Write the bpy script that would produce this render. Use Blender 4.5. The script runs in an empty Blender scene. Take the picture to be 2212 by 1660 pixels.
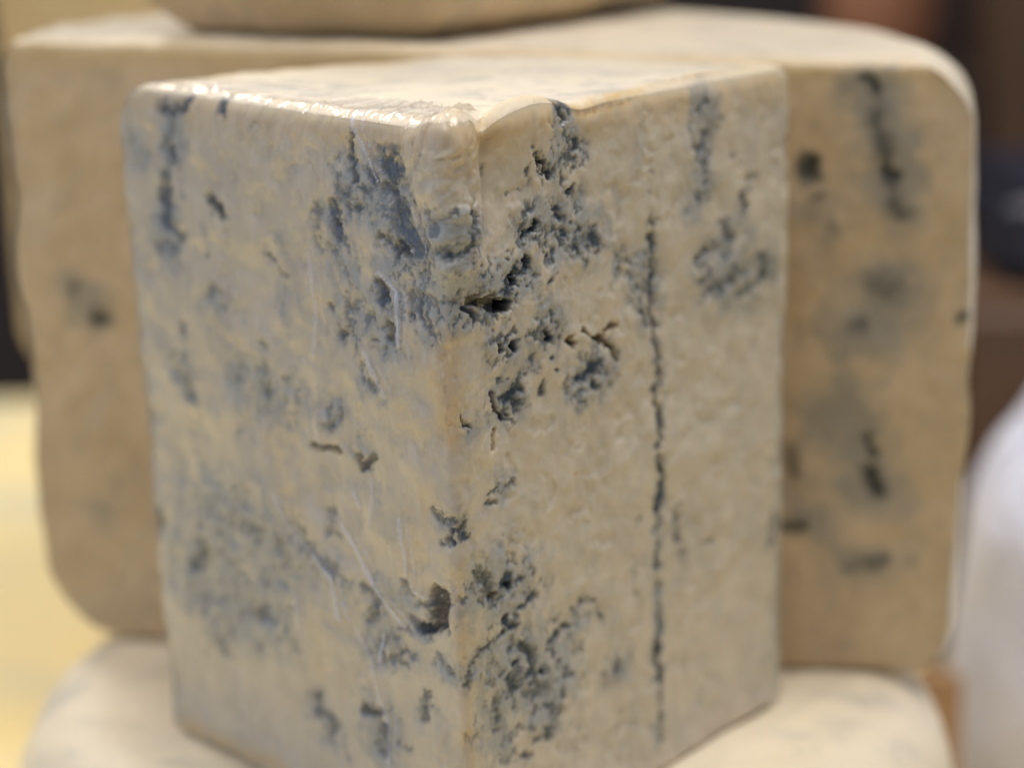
import bpy, math, random
import numpy as np
from mathutils import Vector, Matrix

random.seed(4)
S = bpy.context.scene
COL = S.collection
CM = 0.01

# ------------------------------------------------------------------ camera
F_PX, PITCH, ROLL = 4480.0, 15.54, -1.34          # focal length in pixels of a 2212 px wide frame
CAM_Z = 42.55                                      # cm
def cam_basis():
    p, r = math.radians(PITCH), math.radians(ROLL)
    F = np.array([0, math.cos(p), -math.sin(p)]); R0 = np.array([1., 0, 0]); U0 = np.array([0, math.sin(p), math.cos(p)])
    return math.cos(r)*R0+math.sin(r)*U0, -math.sin(r)*R0+math.cos(r)*U0, F
CR, CU, CF = cam_basis()
CC = np.array([0, 0, CAM_Z])
cam_d = bpy.data.cameras.new('camera'); cam = bpy.data.objects.new('camera', cam_d); COL.objects.link(cam)
cam_d.sensor_width = 36.0
cam_d.lens = 36.0*F_PX/2212.0
M = Matrix(((CR[0], CU[0], -CF[0], 0), (CR[1], CU[1], -CF[1], 0), (CR[2], CU[2], -CF[2], CAM_Z*CM), (0, 0, 0, 1)))
cam.matrix_world = M
cam_d.clip_start = 0.02; cam_d.clip_end = 50
cam_d.dof.use_dof = True
cam_d.dof.focus_distance = 0.462
cam_d.dof.aperture_fstop = 5.0
S.camera = cam

# ------------------------------------------------------------------ light
W = bpy.data.worlds.new('World'); S.world = W; W.use_nodes = True
bg = W.node_tree.nodes['Background']; bg.inputs[0].default_value = (0.86, 0.90, 1.0, 1); bg.inputs[1].default_value = 0.31
S.view_settings.view_transform = 'Standard'; S.view_settings.look = 'None'
S.view_settings.exposure = 0.0; S.view_settings.gamma = 1.0

def area(name, loc, target, size, power, color, sy=None):
    d = bpy.data.lights.new(name, 'AREA'); d.energy = power; d.color = color
    d.shape = 'RECTANGLE' if sy else 'DISK'; d.size = size
    if sy: d.size_y = sy
    o = bpy.data.objects.new(name, d); COL.objects.link(o)
    o.location = loc; v = Vector(target)-Vector(loc); o.rotation_euler = v.to_track_quat('-Z', 'Y').to_euler()
    return o
T0 = (0, 0.55, 0.3)
area('overhead_light', (0.50, 0.55, 1.75), T0, 0.7, 15.5, (1.0, 0.94, 0.88))
area('ceiling_spot', (-0.45, 0.02, 1.65), T0, 0.016, 2.2, (1.0, 0.93, 0.82))
area('ceiling_spot', (-0.15, -0.05, 1.75), T0, 0.016, 2.0, (1.0, 0.95, 0.86))
area('ceiling_spot', (0.45, 0.10, 1.6), T0, 0.02, 1.4, (1.0, 0.94, 0.84))
area('overhead_light', (-0.75, 1.5, 1.6), (-0.5, 1.25, 0), 0.6, 20.0, (1.0, 0.93, 0.84))  # added light to brighten the background, no such lamp seen
area('side_light', (-2.0, -0.5, 0.75), T0, 2.2, 8.5, (0.60, 0.75, 1.0), 1.9)  # soft bluish light from the left, its source unseen

# ------------------------------------------------------------------ helpers
def tag(o, label=None, cat=None, group=None, kind=None):
    if label: o['label'] = label
    if cat: o['category'] = cat
    if group: o['group'] = group
    if kind: o['kind'] = kind
    return o
def empty(name, loc=(0, 0, 0)):
    o = bpy.data.objects.new(name, None); o.location = loc; o.empty_display_size = 0.02; COL.objects.link(o); return o
def put(name, me, mat, parent=None):
    o = bpy.data.objects.new(name, me); COL.objects.link(o)
    if mat is not None: me.materials.append(mat)
    if parent is not None:
        o.parent = parent; o.matrix_parent_inverse = Matrix.Translation(-parent.location)
    return o
def grid_mesh(name, P, closed=True, attrs=None, flip=False):
    """P: rows x cols x 3 in cm"""
    nr, nc = P.shape[:2]
    idx = np.arange(nr*nc).reshape(nr, nc)
    if closed:
        a = idx[:-1, :]; b = np.roll(idx, -1, 1)[:-1, :]; c = np.roll(idx, -1, 1)[1:, :]; d = idx[1:, :]
    else:
        a = idx[:-1, :-1]; b = idx[:-1, 1:]; c = idx[1:, 1:]; d = idx[1:, :-1]
    q = np.stack([a, b, c, d], -1).reshape(-1, 4)
    if flip: q = q[:, ::-1]
    me = bpy.data.meshes.new(name)
    me.vertices.add(nr*nc); me.vertices.foreach_set('co', (P.reshape(-1, 3)*CM).astype(np.float32).ravel())
    n = len(q)
    me.loops.add(n*4); me.loops.foreach_set('vertex_index', q.astype(np.int32).ravel())
    me.polygons.add(n); me.polygons.foreach_set('loop_start', np.arange(0, n*4, 4, dtype=np.int32))
    me.polygons.foreach_set('use_smooth', np.ones(n, dtype=bool))
    for k, v in (attrs or {}).items():
        at = me.color_attributes.new(k, 'FLOAT_COLOR', 'POINT')
        at.data.foreach_set('color', v.reshape(-1, 4).astype(np.float32).ravel())
    me.update(calc_edges=True); me.validate()
    return me

_rt = np.random.RandomState(11).rand(8, 257, 257).astype(np.float32)
def vn(x, y, seed=0):
    t = _rt[seed % 8]; x = x+seed*17.31; y = y+seed*9.77
    xi = np.floor(x).astype(int); yi = np.floor(y).astype(int); fx = x-xi; fy = y-yi
    fx = fx*fx*fx*(fx*(fx*6-15)+10); fy = fy*fy*fy*(fy*(fy*6-15)+10)
    xi %= 256; yi %= 256; x1 = (xi+1) % 256; y1 = (yi+1) % 256
    return (t[xi, yi]*(1-fx)+t[x1, yi]*fx)*(1-fy)+(t[xi, y1]*(1-fx)+t[x1, y1]*fx)*fy
def fbm(x, y, seed=0, o=4, g=0.5):
    s = 0; a = 1; n = 0
    for k in range(o):
        c, d = math.cos(.6*k+.3), math.sin(.6*k+.3)
        s = s+a*vn((x*c-y*d)*2**k, (x*d+y*c)*2**k, seed+k); n += a; a *= g
    return s/n                                   # about 0..1, mean .5
def sst(a, b, x):
    t = np.clip((x-a)/(b-a), 0, 1); return t*t*(3-2*t)

# ------------------------------------------------------------------ wheels and sectors of wheels
def sector(T, aL, aR, R, h, z0, face_cols, rows, arc_cols, et, eb, rrt, rrb, tip_r, taper=0.0, top_rows=40, bottom_rows=6):
    """A sector of a cheese wheel. T: axis point (cm), aL/aR: directions of the left and right cut faces
    (radians). Returns P (rows x cols x 3), s (signed distance from the tip along the cut faces), and
    row data. R, et, rrt, rrb, taper may be numbers or (left, right) pairs."""
    half = (aL-aR)/2; mid = (aL+aR)/2
    bis = np.array([math.cos(mid), math.sin(mid)])
    # columns: left face rind->tip, right face tip->rind, arc back
    un = np.linspace(-1, 1, face_cols*2+1)
    arcn = np.linspace(0, 1, arc_cols+2)[1:-1]
    side = np.concatenate([un, 1-2*arcn])          # -1 at left end ... +1 at right end, back to -1
    isarc = np.concatenate([np.zeros(len(un), bool), np.ones(arc_cols, bool)])
    def pr(v):
        if isinstance(v, tuple):
            w = sst(-1, 1, side); return v[0]*(1-w)+v[1]*w
        return np.full(len(side), float(v))
    Rc, etc, rt_, rb_, tp = pr(R), pr(et), pr(rrt), pr(rrb), pr(taper)
    # row list: (z, inset) per column
    th = np.linspace(0, math.pi/2, 13)
    thb = np.linspace(math.pi/2, 0, bottom_rows)
    Z, I = [], []
    for t in thb: Z.append(eb-eb*math.sin(t)+0*etc); I.append(eb*(1-math.cos(t))+0*etc)
    for k in np.linspace(0, 1, rows+2)[1:-1]:
        Z.append(eb+(h-etc-eb)*k); I.append(0*etc)
    for t in th: Z.append(h-etc+etc*math.sin(t)); I.append(etc*(1-math.cos(t)))
    Z = np.array(Z); I = np.array(I)
    nfull = len(Z)
    dL = np.array([math.cos(aL), math.sin(aL)]); dR = np.array([math.cos(aR), math.sin(aR)])
    nL = np.array([dL[1], -dL[0]]); nR = np.array([-dR[1], dR[0]])
    if nL@bis < 0 or abs(half-math.pi/2) < 1e-6: nL = np.array([dL[1], -dL[0]])
    P = np.zeros((nfull, len(side), 3))
    zz = Z
    zt = np.clip((zz-(h-rt_))/rt_, 0, 1); zb = np.clip((rb_-zz)/rb_, 0, 1)
    Rz = Rc*(1+tp*(zz/h-.5)) - rt_*(1-np.sqrt(1-zt**2*.999)) - rb_*(1-np.sqrt(1-zb**2*.999))
    Sg = np.zeros_like(Z)
    cot = 1/math.tan(half) if half < math.pi/2-1e-6 else 0
    for j in range(len(side)):
        u = side[j]
        if not isarc[j]:
            e = I[:, j]; rho0 = e*cot
            end = np.sqrt(np.maximum(Rz[:, j]**2-e**2, 0.01))
            s = rho0+(end-rho0)*abs(u)
            D, N = (dL, nL) if u < 0 else (dR, nR)
            P[:, j, :2] = T+s[:, None]*D+e[:, None]*N
            Sg[:, j] = np.sign(u)*s
            if cot > 0 and tip_r > 0:
                t_ = tip_r*cot; w = s-rho0
                m = w < t_
                if m.any():
                    tc = T+bis*((tip_r+e)/math.sin(half))[:, None]
                    phi = (w/t_)*(math.pi/2-half)*np.sign(u if u != 0 else 1)*-1
                    ang = mid+math.pi+(-phi if True else phi)
                    arcp = tc+tip_r*np.stack([np.cos(ang), np.sin(ang)], -1)
                    P[m, j, :2] = arcp[m]
        else:
            e = I[:, j]; r = Rz[:, j]
            k = (1-side[j])/2
            sR = np.arctan2(e, r); ang = (aR+sR)+(aL-aR-2*sR)*k
            P[:, j, 0] = T[0]+r*np.cos(ang); P[:, j, 1] = T[1]+r*np.sin(ang)
            Sg[:, j] = 99
        P[:, j, 2] = z0+Z[:, j]
    # top rows, in towards the middle of the top
    edge = P[-1]; cen = np.array([T[0]+bis[0]*np.mean(Rc)*.55, T[1]+bis[1]*np.mean(Rc)*.55, z0+h])
    if half > 1.4: cen[:2] = T+bis*np.mean(Rc)*.45
    w = (np.linspace(0, 1, top_rows+1)[1:])**1.5
    top = edge[None]*(1-w[:, None, None])+cen*w[:, None, None]
    botc = np.array([cen[0], cen[1], z0]); bot = (P[0][None]*(1-.98)+botc*.98)
    A = np.concatenate([bot, P, top]); 
    Zr = np.concatenate([Z[:1], Z, np.repeat(Z[-1:], top_rows, 0)])
    Sr = np.concatenate([Sg[:1], Sg, np.repeat(Sg[-1:], top_rows, 0)])
    return dict(P=A, s=Sr, z=Zr, isarc=isarc, side=side, top0=1+nfull, face0=1+bottom_rows, fend=1+nfull-13, dL=dL, dR=dR, nL=nL, nR=nR, T=np.array(T), z0=z0, h=h)
def normals(P):
    dc = np.roll(P, -1, 1)-np.roll(P, 1, 1)
    dr = np.empty_like(P); dr[1:-1] = P[2:]-P[:-2]; dr[0] = P[1]-P[0]; dr[-1] = P[-1]-P[-2]
    n = np.cross(dc, dr); l = np.linalg.norm(n, axis=-1, keepdims=True)
    return n/np.maximum(l, 1e-9)
def px_face(x, y, D):
    """where the sight line of a spot in the photograph (2587 px frame) meets a cut face: (s, z) in cm"""
    x, y = x/1.16953, y/1.16953
    d = CF+CR*(x-1106)/F_PX-CU*(y-830)/F_PX
    best = None
    for sg, dr in ((-1, D['dL']), (1, D['dR'])):
        n = np.array([-dr[1], dr[0]])
        den = d[:2]@n
        if abs(den) < 1e-9: continue
        t = ((D['T']-CC[:2])@n)/den
        p = CC+d*t; s = (p[:2]-D['T'])@dr
        if s >= -0.4 and (best is None or s > best[0]): best = (s, sg*s, p[2])
    return (best[1], best[2]) if best else (0, 0)
def stroke_field(S_, Z_, D, strokes, foreshorten, pxcm, soft=1.9):
    """each stroke: (points, half width px, strength) -> max of soft capsules over the face grid"""
    F = np.zeros_like(S_)
    for pts, hw, st in strokes:
        q = [px_face(x, y, D) for x, y in pts]
        q = [(a*foreshorten, b) for a, b in q]
        if len(q) == 1: q = q*2
        w = hw*soft/pxcm
        for (ax, ay), (bx, by) in zip(q[:-1], q[1:]):
            m = (S_ > min(ax, bx)-w) & (S_ < max(ax, bx)+w) & (Z_ > min(ay, by)-w) & (Z_ < max(ay, by)+w)
            if not m.any(): continue
            X = S_[m]; Y = Z_[m]; vx, vy = bx-ax, by-ay; L = vx*vx+vy*vy
            t = np.clip(((X-ax)*vx+(Y-ay)*vy)/L, 0, 1) if L > 1e-9 else 0
            dd = np.sqrt((X-ax-t*vx)**2+(Y-ay-t*vy)**2)
            F[m] = np.maximum(F[m], st*np.clip(1-dd/w, 0, 1))
    return F

# ------------------------------------------------------------------ materials
def mat(name):
    m = bpy.data.materials.new(name); m.use_nodes = True
    nt = m.node_tree; b = nt.nodes['Principled BSDF']; return m, nt, b
def N(nt, t, **k):
    n = nt.nodes.new(t)
    for a, v in k.items():
        if a.startswith('_'): setattr(n, a[1:], v)
        else: n.inputs[a.replace('__', ' ')].default_value = v
    return n
def ramp(nt, src, stops):
    r = nt.nodes.new('ShaderNodeValToRGB'); e = r.color_ramp.elements
    e[0].position, e[0].color = stops[0]; e[1].position, e[1].color = stops[-1]
    for p, c in stops[1:-1]:
        x = e.new(p); x.color = c
    nt.links.new(src, r.inputs[0]); return r
def mixc(nt, fac, a, b, mode='MIX'):
    m = nt.nodes.new('ShaderNodeMix'); m.data_type = 'RGBA'; m.blend_type = mode
    for sock, v in ((m.inputs[0], fac), (m.inputs[6], a), (m.inputs[7], b)):
        if hasattr(v, 'links'): nt.links.new(v, sock)
        else: sock.default_value = v if not isinstance(v, tuple) else (*v, 1)
    return m.outputs[2]
def noise(nt, scale, detail=5, rough=.55, dist=0.0, stretch=None):
    tc = nt.nodes.new('ShaderNodeNewGeometry')
    mp = nt.nodes.new('ShaderNodeMapping'); nt.links.new(tc.outputs['Position'], mp.inputs[0])
    if stretch: mp.inputs['Scale'].default_value = stretch
    n = N(nt, 'ShaderNodeTexNoise', Scale=scale, Detail=detail, Roughness=rough, Distortion=dist)
    nt.links.new(mp.outputs[0], n.inputs['Vector']); return n.outputs['Fac']
def paste_material(name, base, warm, hazec, moldc, brownc, rough=.40, sss=.65, coat=.12, mottle=.5, gold=(.62, .46, .25)):
    m, nt, b = mat(name)
    at = nt.nodes.new('ShaderNodeAttribute'); at.attribute_name = 'marks'
    sp = nt.nodes.new('ShaderNodeSeparateColor'); nt.links.new(at.outputs['Color'], sp.inputs[0])
    n1 = ramp(nt, noise(nt, 55, 6, .6), [(.36, (0, 0, 0, 1)), (.66, (1, 1, 1, 1))]).outputs[0]
    n2 = ramp(nt, noise(nt, 240, 5, .6, 0, (1, 1, .85)), [(.30, (0, 0, 0, 1)), (.70, (1, 1, 1, 1))]).outputs[0]
    c = mixc(nt, n1, base, warm)
    n3 = ramp(nt, noise(nt, 110, 5, .62, .6, (1, 1, .8)), [(.47, (0, 0, 0, 1)), (.68, (1, 1, 1, 1))]).outputs[0]
    c = mixc(nt, n3, c, tuple(v*f for v, f in zip(base, (.80, .81, .83))))
    n4 = ramp(nt, noise(nt, 75, 5, .62, .5, (1.1, 1.1, .85)), [(.48, (0, 0, 0, 1)), (.75, (1, 1, 1, 1))]).outputs[0]
    c = mixc(nt, n4, c, tuple(min(.8, v*1.10) for v in base))
    dark = tuple(v*.80 for v in base)
    mm = N(nt, 'ShaderNodeMath', _operation='MULTIPLY'); nt.links.new(n2, mm.inputs[0]); mm.inputs[1].default_value = mottle*.6
    c = mixc(nt, mm.outputs[0], c, dark)
    mr = N(nt, 'ShaderNodeMapRange'); mr.inputs['From Max'].default_value = .5; nt.links.new(sp.outputs['Blue'], mr.inputs['Value'])
    c = mixc(nt, mr.outputs[0], c, gold)
    mr = N(nt, 'ShaderNodeMapRange'); mr.inputs['From Min'].default_value = .5; nt.links.new(sp.outputs['Blue'], mr.inputs['Value'])
    c = mixc(nt, mr.outputs[0], c, brownc)
    c = mixc(nt, sp.outputs['Green'], c, hazec)
    mold = ramp(nt, noise(nt, 500, 4, .6), [(.3, (*moldc, 1)), (.72, tuple(v*f for v, f in zip(moldc, (2.5, 2.2, 1.6)))+(1,))]).outputs[0]
    c = mixc(nt, sp.outputs['Red'], c, mold)
    dp = nt.nodes.new('ShaderNodeAttribute'); dp.attribute_name = 'pit_shade'
    glint_at = nt.nodes.new('ShaderNodeAttribute'); glint_at.attribute_name = 'blue'
    c = mixc(nt, glint_at.outputs['Fac'], c, (.045, .085, .17))  # blue reflections of the film, painted into the paste colour
    c = mixc(nt, dp.outputs['Fac'], c, (.014, .010, .009))  # shade inside the pits painted in as near black
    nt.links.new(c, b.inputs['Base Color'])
    b.inputs['Roughness'].default_value = rough
    b.inputs['Subsurface Weight'].default_value = sss
    b.inputs['Subsurface Radius'].default_value = (1.0, .72, .42); b.inputs['Subsurface Scale'].default_value = .0055
    b.inputs['Coat Weight'].default_value = coat; b.inputs['Coat Roughness'].default_value = .25
    bp = N(nt, 'ShaderNodeBump', Strength=.10, Distance=.0006)
    nt.links.new(noise(nt, 900, 4, .6), bp.inputs['Height']); nt.links.new(bp.outputs[0], b.inputs['Normal'])
    return m
M_paste = paste_material('blue_cheese_paste', (.625, .55, .44), (.61, .54, .41), (.26, .30, .335), (.015, .031, .058), (.30, .19, .09))
M_paste_rear = paste_material('rear_cheese_paste', (.64, .50, .325), (.55, .415, .24), (.25, .25, .225), (.04, .042, .04), (.33, .19, .08), rough=.5)
def rind_material(name, a, b_, c_, sss=.2, scale=60, rough=.5, bump=.5):
    m, nt, b = mat(name)
    at = nt.nodes.new('ShaderNodeAttribute'); at.attribute_name = 'marks'
    sp = nt.nodes.new('ShaderNodeSeparateColor'); nt.links.new(at.outputs['Color'], sp.inputs[0])
    r = ramp(nt, noise(nt, scale, 6, .6, .4), [(.35, (*a, 1)), (.6, (*b_, 1)), (.75, (*c_, 1))]).outputs[0]
    c = mixc(nt, sp.outputs['Blue'], r, (.62, .44, .20))
    c = mixc(nt, sp.outputs['Green'], c, (.38, .38, .36))
    c = mixc(nt, sp.outputs['Red'], c, (.10, .11, .11))
    nt.links.new(c, b.inputs['Base Color']); b.inputs['Roughness'].default_value = rough
    b.inputs['Subsurface Weight'].default_value = sss
    b.inputs['Subsurface Radius'].default_value = (1, .75, .45); b.inputs['Subsurface Scale'].default_value = .004
    bp = N(nt, 'ShaderNodeBump', Strength=bump, Distance=.001)
    nt.links.new(noise(nt, 300, 5, .65, 0.5, (1, .35, 1)), bp.inputs['Height']); nt.links.new(bp.outputs[0], b.inputs['Normal'])
    return m
M_rind = rind_material('pale_rind', (.78, .70, .55), (.74, .67, .56), (.60, .54, .47))
M_rind_rear = rind_material('rear_rind', (.74, .66, .52), (.72, .64, .52), (.60, .50, .38))
M_rind_low = rind_material('lower_rind', (.85, .75, .57), (.83, .73, .57), (.72, .62, .48), scale=40)

# ------------------------------------------------------------------ marks traced on the cut faces
# (points in the photograph's pixels, half width px, strength)
MOLD = [
 ([(468,247),(465,272),(437,281),(405,278)],10,.9), ([(437,335),(433,375),(437,400)],10,.8),
 ([(415,438),(415,476),(405,500),(430,526),(415,551),(430,570),(446,592)],13,.85), ([(411,632)],13,.75),
 ([(468,592),(450,610)],8,.5), ([(559,256),(565,285)],9,.8), ([(647,316),(650,338)],10,.42), ([(346,363)],18,.5),
 ([(537,504),(565,538)],10,1), ([(524,576),(534,645)],8,.5), ([(672,532)],9,.5), ([(625,447)],8,.42),
 ([(668,639),(697,679),(712,695)],9,.62), ([(525,740),(553,722),(589,749),(584,763)],10,.5),
 ([(471,826),(476,853)],12,.7), ([(471,953),(489,1002)],11,.8), ([(657,871)],9,.7), ([(652,934)],11,.62),
 ([(598,961)],10,.55), ([(666,993)],11,.7), ([(720,962)],10,.55), ([(715,1020)],9,.5), ([(607,1102)],14,.45),
 ([(345,915),(345,935)],12,.5), ([(961,714),(973,733),(976,757),(970,769)],9,1), ([(988,823),(991,856),(997,865)],9,1),
 ([(949,817),(945,800)],8,.8), ([(837,781)],7,.8), ([(877,751),(880,787)],7,.6), ([(889,811)],8,.8), ([(876,823)],6,.8),
 ([(865,841),(870,850)],8,.9), ([(886,841)],6,.8), ([(946,868)],8,.8), ([(1048,802)],7,1),
 ([(1069,736),(1066,769),(1069,811),(1087,826)],9,.7), ([(1090,751),(1096,763)],7,.7), ([(1060,702)],5,.6),
 ([(922,916),(913,934)],6,.7), ([(931,958),(958,978),(940,975)],10,.7), ([(861,1034),(852,1061),(822,1070)],12,.6),
 ([(905,1156),(910,1183),(941,1160)],8,1), ([(905,1102),(930,1100)],6,.55),
 ([(887,334),(887,359),(887,431),(894,460)],8,.85), ([(981,402),(991,453),(988,467)],24,.95), ([(934,446),(945,453)],12,.9),
 ([(919,478)],13,.85), ([(851,518),(854,569),(854,597)],12,.9), ([(883,525),(908,518)],15,.8), ([(973,525)],14,.6),
 ([(963,594)],8,.75), ([(1010,530),(1031,590),(1060,625)],22,1), ([(988,619),(1013,630),(1031,644)],16,.85),
 ([(800,520),(798,615)],14,.55), ([(845,640),(870,620)],9,.5), ([(900,500),(860,480)],16,.6), ([(930,560)],14,.45),
 ([(1105,556),(1130,552)],5,.55), ([(1180,530),(1174,597),(1161,630)],6,.9),
 ([(1125,641)],10,.9), ([(1187,540)],5,.8), ([(1064,388),(1114,399),(1161,388),(1183,377)],3,.42),
 ([(401,1289),(401,1327)],14,.8), ([(505,1375),(521,1386),(494,1430)],14,.85), ([(613,1327),(662,1338)],16,.62),
 ([(640,1290),(600,1260)],12,.4), ([(705,1370),(732,1419)],13,.62), ([(673,1450),(673,1480)],13,.6), ([(560,1300),(520,1270)],18,.4),
 ([(521,1511)],16,.62), ([(635,1544),(678,1560)],14,.78), ([(749,1544)],12,.7), ([(548,1609),(575,1652)],15,.68),
 ([(836,1300),(841,1348)],14,.55), ([(776,1332),(750,1330)],14,.62), ([(781,1376),(814,1424),(846,1446)],10,.6),
 ([(939,1332)],9,.45), ([(922,1490),(955,1511),(944,1555),(933,1566)],10,.78), ([(1020,1473),(1031,1500)],7,.8),
 ([(1052,1587),(1085,1593),(1112,1587)],10,1), ([(1060,1530),(1090,1528)],7,.7), ([(1112,1510),(1112,1570)],16,1),
 ([(1031,1566),(1058,1576)],8,.85), ([(1010,1590),(1040,1600)],7,.6),
 ([(966,1609),(955,1663)],8,.75), ([(1020,1647),(977,1669),(1020,1680)],7,.85), ([(993,1620)],9,.65), ([(1096,1658),(1134,1701)],8,.7),
 ([(792,1766),(792,1804),(836,1815),(830,1869)],15,.78), ([(922,1793),(955,1804)],10,.98), ([(966,1840),(971,1907)],11,.9),
 ([(1080,1761),(1069,1783),(1069,1820)],9,.9), ([(1031,1891)],15,.62), ([(879,1924)],12,.62), ([(920,1740)],6,.45),
 ([(1095,1290),(1122,1312),(1149,1321)],6,.92), ([(1172,1330),(1149,1353),(1130,1373)],7,.92), ([(1175,1345),(1170,1360)],6,.9),
 ([(1014,1647),(1005,1674)],12,.7), ([(1181,1728)],10,.92), ([(1271,1597),(1244,1624),(1212,1656),(1194,1692),(1181,1728)],5,.85),
 ([(1203,1439),(1212,1466),(1240,1490)],8,.8), ([(1244,1502)],9,1), ([(1280,1452),(1289,1480),(1271,1475)],9,1), ([(1312,1461)],6,.8),
 ([(1344,1507),(1316,1534)],9,.8), ([(1280,1556),(1271,1575),(1298,1584)],8,.92), ([(1303,1674)],9,1),
 ([(1321,1633),(1344,1660),(1339,1697)],10,.92), ([(1375,1692)],9,1), ([(1289,1715),(1307,1737)],9,.85), ([(1389,1728),(1353,1764)],10,.62),
 ([(1398,1624),(1416,1602),(1443,1584)],8,.85), ([(1461,1556),(1470,1520),(1506,1520),(1520,1565),(1520,1597)],8,.6), ([(1461,1647)],12,.62),
 ([(1565,1674),(1556,1719)],16,.62), ([(1606,1308)],12,.62), ([(1606,1398),(1601,1493)],13,.45), ([(1705,1281),(1719,1403)],13,.55),
 ([(1643,386),(1643,561)],4,.5), ([(1643,561),(1647,690),(1649,803),(1660,898)],8,.7), ([(1660,898),(1665,943),(1656,984)],10,.8),
 ([(1656,984),(1665,1052),(1656,1133)],7,.75), ([(1658,1150),(1667,1210),(1660,1278),(1655,1285),(1658,1362)],8,.95),
 ([(1658,1362),(1660,1484),(1662,1602)],8,.72), ([(1662,1602),(1665,1692),(1667,1782)],7,.95), ([(1667,1782),(1674,1873)],8,.72),
 ([(1253,1773),(1258,1841)],10,.75), ([(1307,1850)],9,.85), ([(1353,1873),(1389,1855),(1407,1783)],10,.65), ([(1194,1864)],14,.5),
 ([(1325,1918)],14,.65), ([(1475,1841)],12,.42), ([(1570,1841)],16,.38), ([(1954,1376),(1963,1308)],12,.65), ([(1796,1371)],8,.45),
 ([(1436,278),(1418,290),(1421,314)],11,1), ([(1451,351),(1454,375)],8,.85), ([(1421,357)],5,.8), ([(1355,414),(1373,435),(1383,448)],7,.95),
 ([(1333,435)],8,.7), ([(1343,381)],10,.45), ([(1400,420),(1397,438)],6,.6), ([(1442,471),(1436,483),(1445,492)],6,.95),
 ([(1231,438)],7,.8), ([(1314,480)],5,.7), ([(1289,486)],5,.5), ([(1406,531),(1400,546),(1415,555)],7,.92),
 ([(1349,561),(1343,583),(1322,598)],10,.95), ([(1370,535)],5,.6), ([(1388,585),(1373,616)],11,.62), ([(1379,646)],6,.8),
 ([(1460,570),(1454,595)],8,.85), ([(1424,592)],9,.92), ([(1451,616),(1454,634)],12,.8), ([(1484,600),(1502,622)],13,.92),
 ([(1571,622),(1568,652)],12,.5), ([(1563,679)],9,.7), ([(1620,640)],10,.6), ([(1322,652),(1328,673),(1313,685),(1295,682)],9,.97),
 ([(1204,664)],5,.7), ([(1289,701),(1283,713),(1295,716)],9,1), ([(1267,695)],4,.7), ([(1277,728),(1258,737)],10,.9),
 ([(1190,761),(1210,758),(1235,758),(1245,768),(1255,775),(1275,768)],12,1), ([(1165,782),(1190,790),(1196,811)],6,1), ([(1154,734)],6,.8),
 ([(1130,765),(1150,760)],8,.6), ([(1388,701),(1382,713)],6,.8), ([(1295,873),(1296,887)],7,1), ([(1262,867),(1270,891)],4,.8),
 ([(1286,843)],7,.65), ([(1325,861)],8,.5), ([(1358,807),(1355,822)],9,.62), ([(1374,843),(1379,858)],8,1), ([(1379,795)],6,.55),
 ([(1358,860),(1364,875)],5,.6), ([(1331,939)],8,.7), ([(1347,903),(1343,927)],5,.62), ([(1392,900)],5,.95), ([(1404,936)],5,.8),
 ([(1373,972),(1370,999)],5,.8), ([(1270,963)],7,.8), ([(1307,987),(1283,1002),(1304,1017)],12,.92), ([(1300,1039)],12,.62),
 ([(1246,996),(1252,1023),(1261,1036)],6,.9), ([(1273,1039),(1285,1057)],5,.9), ([(1168,1057),(1174,1075),(1186,1084)],5,.8),
 ([(1502,918),(1496,939),(1466,954)],12,.88), ([(1502,975)],10,.97), ([(1469,987)],7,.92), ([(1530,939)],12,.62),
 ([(1623,783),(1620,813)],7,.85), ([(1566,680)],10,.6), ([(1608,698)],8,.5), ([(1236,1251),(1245,1238)],5,.7), ([(1255,1240),(1266,1226)],5,.7),
 ([(1275,1236),(1285,1222)],5,.65), ([(1292,1230),(1306,1215)],5,.55), ([(1245,1269)],6,.8),
 ([(1781,339),(1760,377),(1756,407)],14,.6), ([(1760,504)],13,.58), ([(1849,390)],10,.5), ([(1878,495),(1874,529)],14,.78),
 ([(1899,445)],12,.42), ([(1828,571),(1845,613)],15,.65), ([(1802,622),(1760,655),(1769,706),(1802,731),(1836,714),(1853,677)],12,.66),
 ([(1920,647),(1929,698),(1883,740)],13,.7), ([(1621,643)],10,.6),
]
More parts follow.
